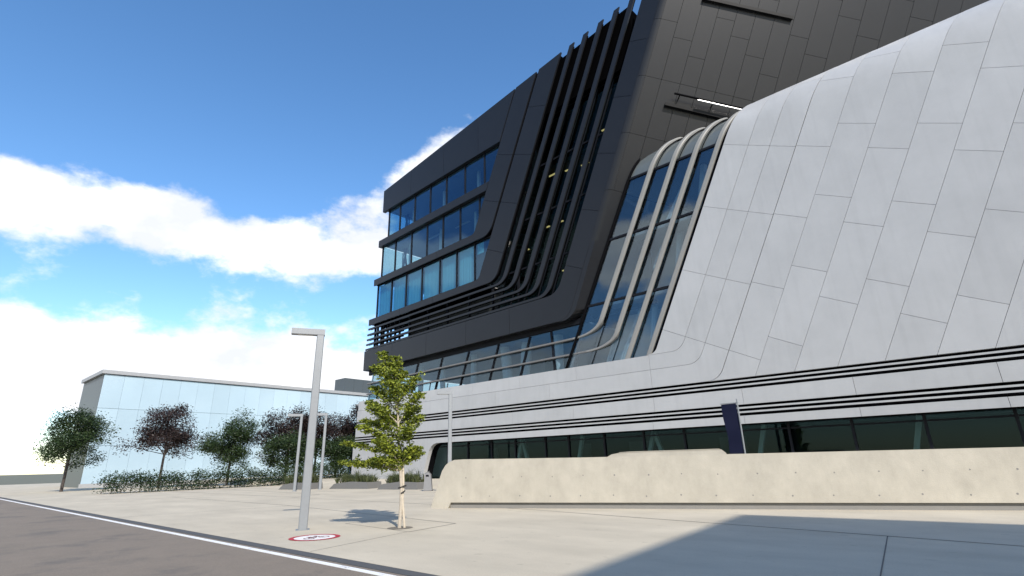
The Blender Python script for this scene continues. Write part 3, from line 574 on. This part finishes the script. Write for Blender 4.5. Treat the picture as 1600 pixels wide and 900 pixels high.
# bar light on brackets on the flank
p0, p1 = FL(2.7, -.85, -.55), FL(9.5, -.75, -.55)
m = MB(); m.tube([p0, p1], .07, 10); m.build('flank_light_bar', 'seal', bld, True)
m = MB(); m.tube([p0.lerp(p1, .25)+Vector((0, -.05, -.16)), p1+Vector((0, -.05, -.16))], .06, 10); m.build('flank_light_tube', 'silver', bld, True)
for t in (.06, .42, .8): q = p0.lerp(p1, t); m = MB(); m.bar(q, q+Nb*(-.6)+Vector((0, 0, -.12)), .06, .06); m.build('bracket', 'seal', bld)
m = MB(); a_, b_ = FL(2.3, -1.55, -.10), FL(9.5, -1.5, -.10); m.bar(a_, b_, .2, .34, Nb); m.build('flank_shade_strip', 'soffit', bld); m = MB(); a_, b_ = FL(2.9, 6.35, -.05), FL(9.5, 6.35, -.05); m.bar(a_, b_, .2, .34, Nb); m.build('flank_shade_strip', 'soffit', bld)  # dark strips stand in for shadows on the flank, not ducts

# ------------------------------------------------------------------ low concrete wall with recessed plinth
cw = thing('concrete_wall', 'long low pale concrete wall with rounded sloping left end', 'wall', (-11.7, 16.0, 0))
w0_, w1_ = Vector((-16.53, 13.98, 0)), Vector((-6.81, 18.03, 0)); wd = (w1_-w0_).normalized(); wnr = Vector((-wd.y, wd.x, 0))     # wnr points away from camera
def CW(x, z, d): return w0_ + wd*x + wnr*d + Vector((0, 0, z))
WL = 24.0
prof = [(.0, .0), (.12, .32), (.26, .72), (.35, 1.02), (.46, 1.32), (.60, 1.53), (.76, 1.65), (.98, 1.72), (1.35, 1.735), (6.0, 1.69), (12, 1.675), (WL, 1.66)]
bot = [(.75, 0), (.86, .20), (WL, .20)]
m = MB(); poly = prof + bot[::-1]; m.prism(poly, CW, .03, .47)
# small chamfer along the face edges
cen = Vector((6, .8)); m.prism([(x+(.03 if i < 9 else 0), z-(.028 if i > 3 else .0)) for i, (x, z) in enumerate(prof)] + [(b[0], b[1]+.0) for b in bot[::-1]], CW, 0, .029)
m.build('wall_body', 'conc', cw)
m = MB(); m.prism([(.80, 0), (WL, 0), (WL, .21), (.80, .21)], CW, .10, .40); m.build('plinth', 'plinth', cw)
for zrow, x0 in ((1.08, 1.5), (.42, 1.35)):
    for k in range(17):
        x = x0+1.12*k+random.uniform(-.05, .05); z = zrow+random.uniform(-.02, .02); m = MB(); n = 10; rr = random.uniform(.02, .03)
        ring = [(x+rr*math.cos(2*math.pi*i/n), z+rr*math.sin(2*math.pi*i/n)) for i in range(n)]; m.add([CW(a, b, -.002) for a, b in ring]+[CW(x, z, -.0015)], [(i, (i+1) % n, n) for i in range(n)]); m.build('tie_hole', 'plinth', cw)
bw = thing('rear_concrete_wall', 'short concrete wall just showing above the long one at right', 'wall', (-8.4, 18.8, 0))
b0_ = w0_ + wd*6.45 + wnr*1.5
def CB(x, z, d): return b0_ + wd*x + wnr*d + Vector((0, 0, z))
prof = [(0, 0), (0, 1.4), (.2, 1.70), (.36, 1.78), (.6, 1.82), (1.0, 1.838), (4.25, 1.85), (4.4, 1.72), (4.5, 0)]
m = MB(); m.prism(prof, CB, 0, .4); m.build('wall_body', 'conc', bw)
m = MB(); m.prism([(.62, 1.823), (1.0, 1.841), (4.2, 1.853), (4.2, 1.875), (1.0, 1.862), (.66, 1.846)], CB, -.015, .41); m.build('coping', 'conc', bw)

# ------------------------------------------------------------------ street lamps
def lamp(loc, h, label, yaw, arm=.78, w=.19):
    t = thing('street_lamp', label, 'street lamp', (*loc, gz(*loc)), 'square grey street lamps')
    b = Vector((*loc, gz(*loc))); ax = (Vector((math.cos(yaw), math.sin(yaw), 0)), Vector((-math.sin(yaw), math.cos(yaw), 0)), Vector((0, 0, 1)))
    m = MB(); hw = w/2; c = .02; ring = []
    for z, k in ((0, 1.0), (h-.17, .90)):
        q = hw*k; ring += [b + ax[0]*x + ax[1]*y + Vector((0, 0, z)) for x, y in ((-q+c, -q), (q-c, -q), (q, -q+c), (q, q-c), (q-c, q), (-q+c, q), (-q, q-c), (-q, -q+c))]
    m.add(ring, [(i, (i+1) % 8, 8+(i+1) % 8, 8+i) for i in range(8)] + [tuple(range(8, 16))]); m.build('pole', 'steel', t)
    m = MB(); m.box(b + ax[0]*(hw-(arm+w)/2) + Vector((0, 0, h-.085)), (arm+w, w, .17), ax); m.build('arm', 'steel', t)
    m = MB(); m.box(b - ax[0]*(arm*.62) + Vector((0, 0, h-.176)), (.42, w*.7, .012), ax); m.build('lens', 'bulb', t)
    m = MB(); m.box(b + Vector((0, 0, .008)), (w*1.5, w*1.5, .016), ax); m.build('base_plate', 'steel', t)
    return t
LY = math.atan2(rt0.y, rt0.x)
lamp((-14.31, 7.69), 5.5, 'large grey street lamp in the left foreground beside the red ground marking', LY+.35, .70, .235)
lamp((-23.87, 21.59), 5.75, 'street lamp standing behind the left end of the concrete wall', LY+.2, .7, .23)
lamp((-37.46, 21.19), 5.45, 'thin far street lamp beside the left grass planter', LY+.25, .85, .2)
lamp((-36.9, 18.95), 5.25, 'thinnest far street lamp at the left, in front of the dark trees', LY+.25, .85, .19)

# ------------------------------------------------------------------ foliage helpers
def leaves(mb, c, n, rad, size, flatten=.6, shade=(0, 1), droop=0, quad=True):
    for _ in range(n):
        d = Vector((random.gauss(0, 1), random.gauss(0, 1), random.gauss(0, flatten)))
        if d.length > 2.2: d *= 2.2/d.length
        p = c + d*rad*.55; s = size*random.uniform(.6, 1.25)
        a = Vector((random.gauss(0, 1), random.gauss(0, 1), random.gauss(0, .5))).normalized(); b = a.cross(Vector((random.gauss(0, .5), random.gauss(0, .5), 1))).normalized()
        o = len(mb.v); nrm = a.cross(b)*s*.22
        mb.v += [tuple(p-a*s*.5), tuple(p-b*s*.36+nrm), tuple(p+a*s*.55), tuple(p+b*s*.36+nrm)]; mb.f.append((o, o+1, o+2, o+3)); mb.t.append(random.uniform(*shade))
# ginkgo
TB = Vector((-12.26, 9.35, 0)); vw = Vector((fw.x, fw.y, 0)).normalized()
def TP(l, z, dp=0): return TB + rt0*l + vw*dp + Vector((0, 0, z))
gk = thing('ginkgo_tree', 'young staked tree with bright green leaf tiers in the plaza', 'tree', TB)
axis = lambda z: (-.02-.10*max(0, z-1.2) if z < 3.2 else -.22-.22*(z-3.2))
m = MB(); m.tube([TP(axis(z)+.02*math.sin(z*2.3), z) for z in (0, .5, 1, 1.5, 2, 2.6, 3.2, 3.8, 4.3)], [.05, .044, .042, .04, .037, .032, .026, .02, .012], 10)
limb = []; leafm = MB()
tips = [(-1.62, 1.70, .1, 1.45), (-1.25, 1.62, .3, 1.42), (-1.0, 1.75, .7, 1.5), (.42, 2.02, -.2, 1.6), (.35, 1.9, .6, 1.55), (-1.5, 2.2, -.3, 1.75), (-.9, 2.3, .9, 1.8), (.4, 2.9, .2, 2.2), (.25, 2.5, -.7, 2.0), (-1.15, 2.82, .3, 2.3), (-1.0, 2.6, -.8, 2.0),
        (.42, 3.5, -.1, 2.7), (.2, 3.2, .8, 2.5), (-1.0, 3.3, .1, 2.7), (-.8, 3.1, -.7, 2.4), (.28, 3.98, .1, 3.2), (-.95, 3.75, .3, 3.0), (-.72, 4.72, 0, 3.5), (-.35, 4.6, .15, 3.4), (-.85, 4.3, -.2, 3.4), (-.2, 4.2, .4, 3.2), (-.5, 2.2, -1.0, 1.6), (-.4, 1.9, 1.1, 1.5), (-.5, 3.0, 1.0, 2.4), (-.3, 3.8, -.6, 2.9), (-.6, 1.75, -.7, 1.5), (0.05, 2.0, .9, 1.5)]
for l, z, dp, zs in tips:
    a = TP(axis(zs), zs); b = TP(l, z, dp*.8); mid = a.lerp(b, .5) + Vector((0, 0, .10)); n = 7; pts = [a*(1-t)**2 + mid*2*t*(1-t) + b*t*t for t in [i/n for i in range(n+1)]]
    m.tube(pts, [.018*(1-i/n)+.004 for i in range(n+1)], 5)
    for i in range(1, n+1):
        p = pts[i]; leaves(leafm, p, (40 + 9*i) if i > 2 else 14, .18 if i < n else .15, .092, .36, (0, 1))
    for q in range(3):                                                   # short spurs
        i = random.randint(2, n-1); p = pts[i] + Vector((random.gauss(0, .16), random.gauss(0, .16), random.uniform(-.05, .2))); leaves(leafm, p, 16, .12, .10, .8, (.1, 1))
m.build('trunk', 'bark', gk, True); leafm.build('crown', 'ginkgo', gk)
m = MB(); m.tube([TP(.11, 0, .03), TP(.03, .75, .01), TP(.04, 1.0, .03), TP(-.01, 1.75, .06)], .034, 9); m.build('stake', 'stake', gk, True)
m = MB(); m.tube([TP(-.07, 1.0, -.05), TP(.09, 1.05, -.05), TP(.10, 1.05, .08), TP(-.08, 1.0, .08), TP(-.07, 1.0, -.05)], .022, 6); m.tube([TP(.0, .86, -.05), TP(.07, .9, -.05), TP(.08, .92, .06)], .018, 6); m.build('tie', 'strap', gk)
m = MB(); n = 20; m.add([TP(.34*math.cos(2*math.pi*i/n), .006, .34*math.sin(2*math.pi*i/n)) for i in range(n)], [tuple(range(n))]); m.build('planting_hole', 'grate', gk)
# trees and hedge beyond the plaza
def bush_tree(loc, h, w, mat, label, seed, group='trees in front of the pale glass building', lean=0, size=.17, cnt=62, trunk_h=.28):
    random.seed(seed); t = thing('background_tree', label, 'tree', (*loc, gz(*loc)), group); b = Vector((*loc, gz(*loc)))
    m = MB(); m.tube([b, b+Vector((.1, 0, h*.35)), b+Vector((.05, .1, h*.75))], [.13, .10, .04], 8); lf = MB()
    lobes = [(random.uniform(0, 2*math.pi), random.uniform(trunk_h+.12, .86), random.uniform(.25, .55)) for _ in range(14)] + [(0, .9, .05), (1, .72, .08), (3, .6, .08)]
    for i in range(cnt):
        a, zz, rr = lobes[i % len(lobes)]; rr = rr*w*(1.15-zz*.55)
        c = b + Vector((math.cos(a)*rr, math.sin(a)*rr, zz*h)) + Vector((random.gauss(0, .13*w), random.gauss(0, .13*w), random.gauss(0, .075*h)))
        c.z = min(max(c.z, b.z+trunk_h*h*.8), b.z+h)
        if i % 3 == 0: m.tube([b+Vector((.06, .03, h*min(.7, zz*.7))), c], [.04, .012], 5)
        leaves(lf, c, 190, random.uniform(.6, 1.0), size, .7)
    m.build('trunk', 'barkd', t, True); lf.build('crown', mat, t); return t
bush_tree((-56.5, 35.9), 8.2, 5.2, 'purple', 'tall dark purple tree next to the white building end', 11, cnt=80)
bush_tree((-53.2, 35.2), 5.8, 4.4, 'green', 'dark green tree in front of the tall dark purple tree', 12, cnt=70, trunk_h=.12)
bush_tree((-57.5, 31.6), 7.2, 4.8, 'purple', 'purple tree behind the two far lamp posts', 13, cnt=70)
bush_tree((-53.5, 31.9), 4.6, 4.2, 'green', 'low green tree just right of the large street lamp', 18, cnt=60, trunk_h=.1)
bush_tree((-57, 28.0), 7.6, 5.0, 'purple', 'purple tree at the left behind the large street lamp', 14, cnt=70)
bush_tree((-54, 26.6), 5.0, 4.4, 'green', 'low green tree just left of the large street lamp', 19, cnt=60, trunk_h=.1)
bush_tree((-58, 22.6), 7.0, 4.8, 'green', 'green tree left of the purple trees', 15, cnt=80)
bush_tree((-60, 17.2), 7.8, 5.0, 'purple', 'purple tree farther left along the hedge', 16, cnt=70)
bush_tree((-63, 10.5), 7.2, 4.6, 'green', 'leftmost green tree near the road', 17, cnt=80)
random.seed(21)
hd = thing('hedge', 'long low dark green hedge under the background trees', 'hedge', (-52, 25, 0)); lf = MB(); m = MB()
for i in range(420):
    y = 11+25*(i/420); x = -50.8-.03*y+random.uniform(-.9, .9); z = gz(x, y); leaves(lf, Vector((x, y, z+random.uniform(.2, 1.35))), 44, .55, .15, .8, (0, .75))
for i in range(40): y = 11+25*(i/40); m.tube([(-51.5, y, gz(0, y)), (-51.5+random.uniform(-.3, .3), y+.2, gz(0, y)+.9)], [.03, .01], 5)
m.build('stems', 'barkd', hd); lf.build('foliage', 'green', hd)
# grass planters with wedge-shaped concrete sides
def planter(a, b, depth, label, seed, zw=.5):
    random.seed(seed); a = Vector((*a, gz(*a))); b = Vector((*b, gz(*b))); t = thing('grass_planter', label, 'planter', (a+b)/2, 'grass planters on the plaza'); d = (b-a).normalized(); nn = Vector((-d.y, d.x, 0)); Lh = (b-a).length
    mp = lambda x, z, k: a + d*x + nn*k + Vector((0, 0, z))
    poly = [(0, 0), (Lh, 0), (Lh-.10, zw*.9), (Lh*.55, zw), (.45, zw*.72)]
    m = MB(); m.prism(poly, mp, 0, .14); m.prism(poly, mp, depth-.14, depth); m.prism([(0, 0), (.16, 0), (.5, zw*.72), (.36, zw*.7)], mp, .141, depth-.141); m.prism([(Lh-.18, 0), (Lh, 0), (Lh-.10, zw*.9), (Lh-.26, zw*.88)], mp, .141, depth-.141); m.build('trough', 'planter', t)
    m = MB(); m.prism([(.4, 0), (Lh-.3, 0), (Lh-.3, zw*.66), (.5, zw*.6)], mp, .142, depth-.142); m.build('soil', 'soil', t)
    g = MB()
    for i in range(int(Lh*24)):
        c = mp(random.uniform(.45, Lh-.3), zw*.6, random.uniform(.2, depth-.2)); hh = random.uniform(.4, .85)
        if random.random() < .14: hh *= 1.45
        for k in range(16):
            w = Vector((random.gauss(0, .26), random.gauss(0, .26), 0)); p1 = c + w*.35 + Vector((0, 0, hh*.7)); p2 = c + w*1.25 + Vector((0, 0, hh*random.uniform(.75, 1.05))); sd = Vector((random.gauss(0, 1), random.gauss(0, 1), 0)).normalized()*.013
            o = len(g.v); g.v += [tuple(v) for v in (c-sd, c+sd, p1+sd, p1-sd, p2)]; g.f += [(o, o+1, o+2, o+3), (o+3, o+2, o+4)]; q = random.random(); g.t += [q, q]
    g.build('grasses', 'grass', t); return t
planter((-37.6, 22.0), (-34.1, 23.0), 1.6, 'grass planter left of the tree trunk near the white building end', 31)
planter((-32.4, 22.6), (-29.1, 23.5), 1.6, 'grass planter directly behind the staked tree trunk', 32)
planter((-41.5, 20.0), (-38.6, 20.9), 1.5, 'small grass planter at the foot of the thinnest far lamp', 33)
# bin
bn = thing('litter_bin', 'grey steel litter bin leaning like a wedge beside the concrete wall end', 'litter bin', (-27.03, 22.62, 0)); B0 = Vector((-27.03, 22.62, 0))
def BN(x, z, d): return B0 + rt0*x + vw*d + Vector((0, 0, z))
m = MB(); m.prism([(-.24, .02), (.30, .02), (.20, .98), (.05, 1.12), (-.16, 1.0)], BN, -.2, .2); m.build('body', 'binm', bn)
m = MB(); m.prism([(-.18, 1.0), (.05, 1.135), (.09, 1.17), (-.19, 1.04)], BN, -.22, .22); m.build('lid', 'steel', bn)
m = MB(); m.prism([(-.10, .84), (.10, .84), (.08, .95), (-.10, .95)], BN, -.206, -.19); m.build('opening', 'seal', bn)
m = MB(); m.prism([(-.26, 0), (.32, 0), (.32, .03), (-.26, .03)], BN, -.17, .17); m.build('foot', 'seal', bn)
# round ground marking: red ring, white field, bicycle
sg = thing('ground_marking', 'round red and white no-cycling marking painted on the plaza', 'ground marking', (-12.53, 7.06, 0)); G0 = Vector((-12.53, 7.06, 0))
gx_, gy_ = Vector((math.cos(-.15), math.sin(-.15), 0)), None; fwd = Vector((-1, 0, 0)); rgt = Vector((0, 1, 0))
def GM(x, y, z=.006): return G0 + rgt*x + fwd*y + Vector((0, 0, z))
def disc(r, z, n=48): m = MB(); m.add([GM(r*math.cos(2*math.pi*i/n), r*math.sin(2*math.pi*i/n), z) for i in range(n)], [tuple(range(n))]); return m
def ring(m, cx, cy, r0, r1, z, n=40):
    o = [GM(cx+r*math.cos(2*math.pi*i/n), cy+r*math.sin(2*math.pi*i/n), z) for r in (r0, r1) for i in range(n)]; m.add(o, [(i, (i+1) % n, n+(i+1) % n, n+i) for i in range(n)]); return m
def line(m, a, b, w, z): a, b = Vector(a), Vector(b); t = (b-a).normalized(); n = Vector((-t.y, t.x))*w/2; m.add([GM(*(p), z) for p in (a-n, b-n, b+n, a+n)], [(0, 1, 2, 3)]); return m
disc(.50, .005).build('field', 'signw', sg); m = MB(); ring(m, 0, 0, .47, .585, .008).build('ring', 'red', sg)
m = MB()
ring(m, -.19, -.08, .10, .13, .0085, 24); ring(m, .19, -.08, .10, .13, .0085, 24)
for a, b in (((-.19, -.08), (-.08, .12)), ((-.08, .12), (.11, .12)), ((.11, .12), (-.01, -.07)), ((-.01, -.07), (-.08, .12)), ((-.19, -.08), (-.01, -.07)), ((.11, .14), (.19, -.08)), ((.11, .12), (.09, .2)), ((.09, .2), (.17, .2)), ((-.12, .16), (-.02, .16)), ((-.08, .12), (-.07, .16))): line(m, a, b, .03, .009)
m.build('bicycle_symbol', 'signd', sg)
# navy banner at the right edge
bnr = thing('navy_banner', 'narrow dark navy banner on a pole against the white fascia, far right', 'banner', (-8.8, 25.6, gz(0, 25.6)))
m = MB(); m.tube([(-8.45, 25.6, gz(0, 25.6)), (-8.45, 25.6, 4.15)], .035, 10); m.tube([(-9.25, 25.6, 3.98), (-8.4, 25.6, 3.98)], .02, 8); m.build('pole', 'steel', bnr)
m = MB(); A = [(-9.20+.02*math.sin(z*3)+.10*(3.95-z)/2.3, z) for z in [3.95-.23*i for i in range(11)]]; B = [(-8.5, z) for _, z in A]; m.strip(A, B, lambda x, z, d: Vector((x, 25.6+d+.04*math.sin(z*4+x*5), z)), -.012, .012); m.build('cloth', 'navy', bnr, True)

# ------------------------------------------------------------------ far glass wing with roof plant
fg = thing('glass_wing', 'long pale blue glass building beyond the dark trees', 'building', (-76, 45, 0)); FX = -75.0; zg = .3
for i in range(34):
    y = 14+2.0*i
    for z0, z1 in ((.35, 4.4), (4.42, 8.5), (8.52, 12.35)):
        m = MB(); m.box((FX+random.uniform(0, .012), y+1.0, (z0+z1)/2), (.12, 1.985, z1-z0-.01)); m.build('glass_panel', 'fglass', fg)
m = MB(); m.box((FX-5.2, 48, 6.2), (10, 68, 12.4)); m.build('wing_body', 'fdark', fg); m = MB(); m.box((FX+.02, 48, .2), (.3, 68.2, .4)); m.build('base_strip', 'fmetal', fg); m = MB(); m.box((FX-5, 48, 12.62), (10.6, 68.6, .42)); m.build('parapet', 'fmetal', fg)
for k in range(8): m = MB(); m.box((FX-3.5, 47.2+1.75*k, 14.1), (3.0, 1.72, 2.5)); m.build('roof_plant_panel', 'fdark', fg)
# neighbouring building off to the right, behind the camera: it throws the big shadow on the plaza
nb = thing('neighbour_building', 'plain rendered building to the right of the plaza that shades its corner', 'building', (32, -20, 0))
e0, e1 = Vector((19.2, 3.0, 0)), Vector((22.85, -38, 0)); ed = (e1-e0).normalized(); en = Vector((-ed.y, ed.x, 0)) 
if en.x < 0: en = -en
m = MB(); NBm = lambda x, z, d: e0 + ed*x + en*d + Vector((0, 0, z)); m.prism([(0, -.05), (40, -.05), (40, 20), (0, 20)], NBm, 0, 22); m.build('wall', 'nb', nb)
for fl in range(5):
    for k in range(9):
        f = MB(); x = 1.6+4.3*k; z = 1.2+3.8*fl
        f.prism([(x, z), (x+2.4, z), (x+2.4, z+1.9), (x, z+1.9)], NBm, -.06, -.005); fr = f.build('window', 'frame', nb); p = MB(); p.prism([(x+.08, z+.08), (x+2.32, z+.08), (x+2.32, z+1.82), (x+.08, z+1.82)], NBm, -.07, -.062); p.build('pane', 'fdark', fr)
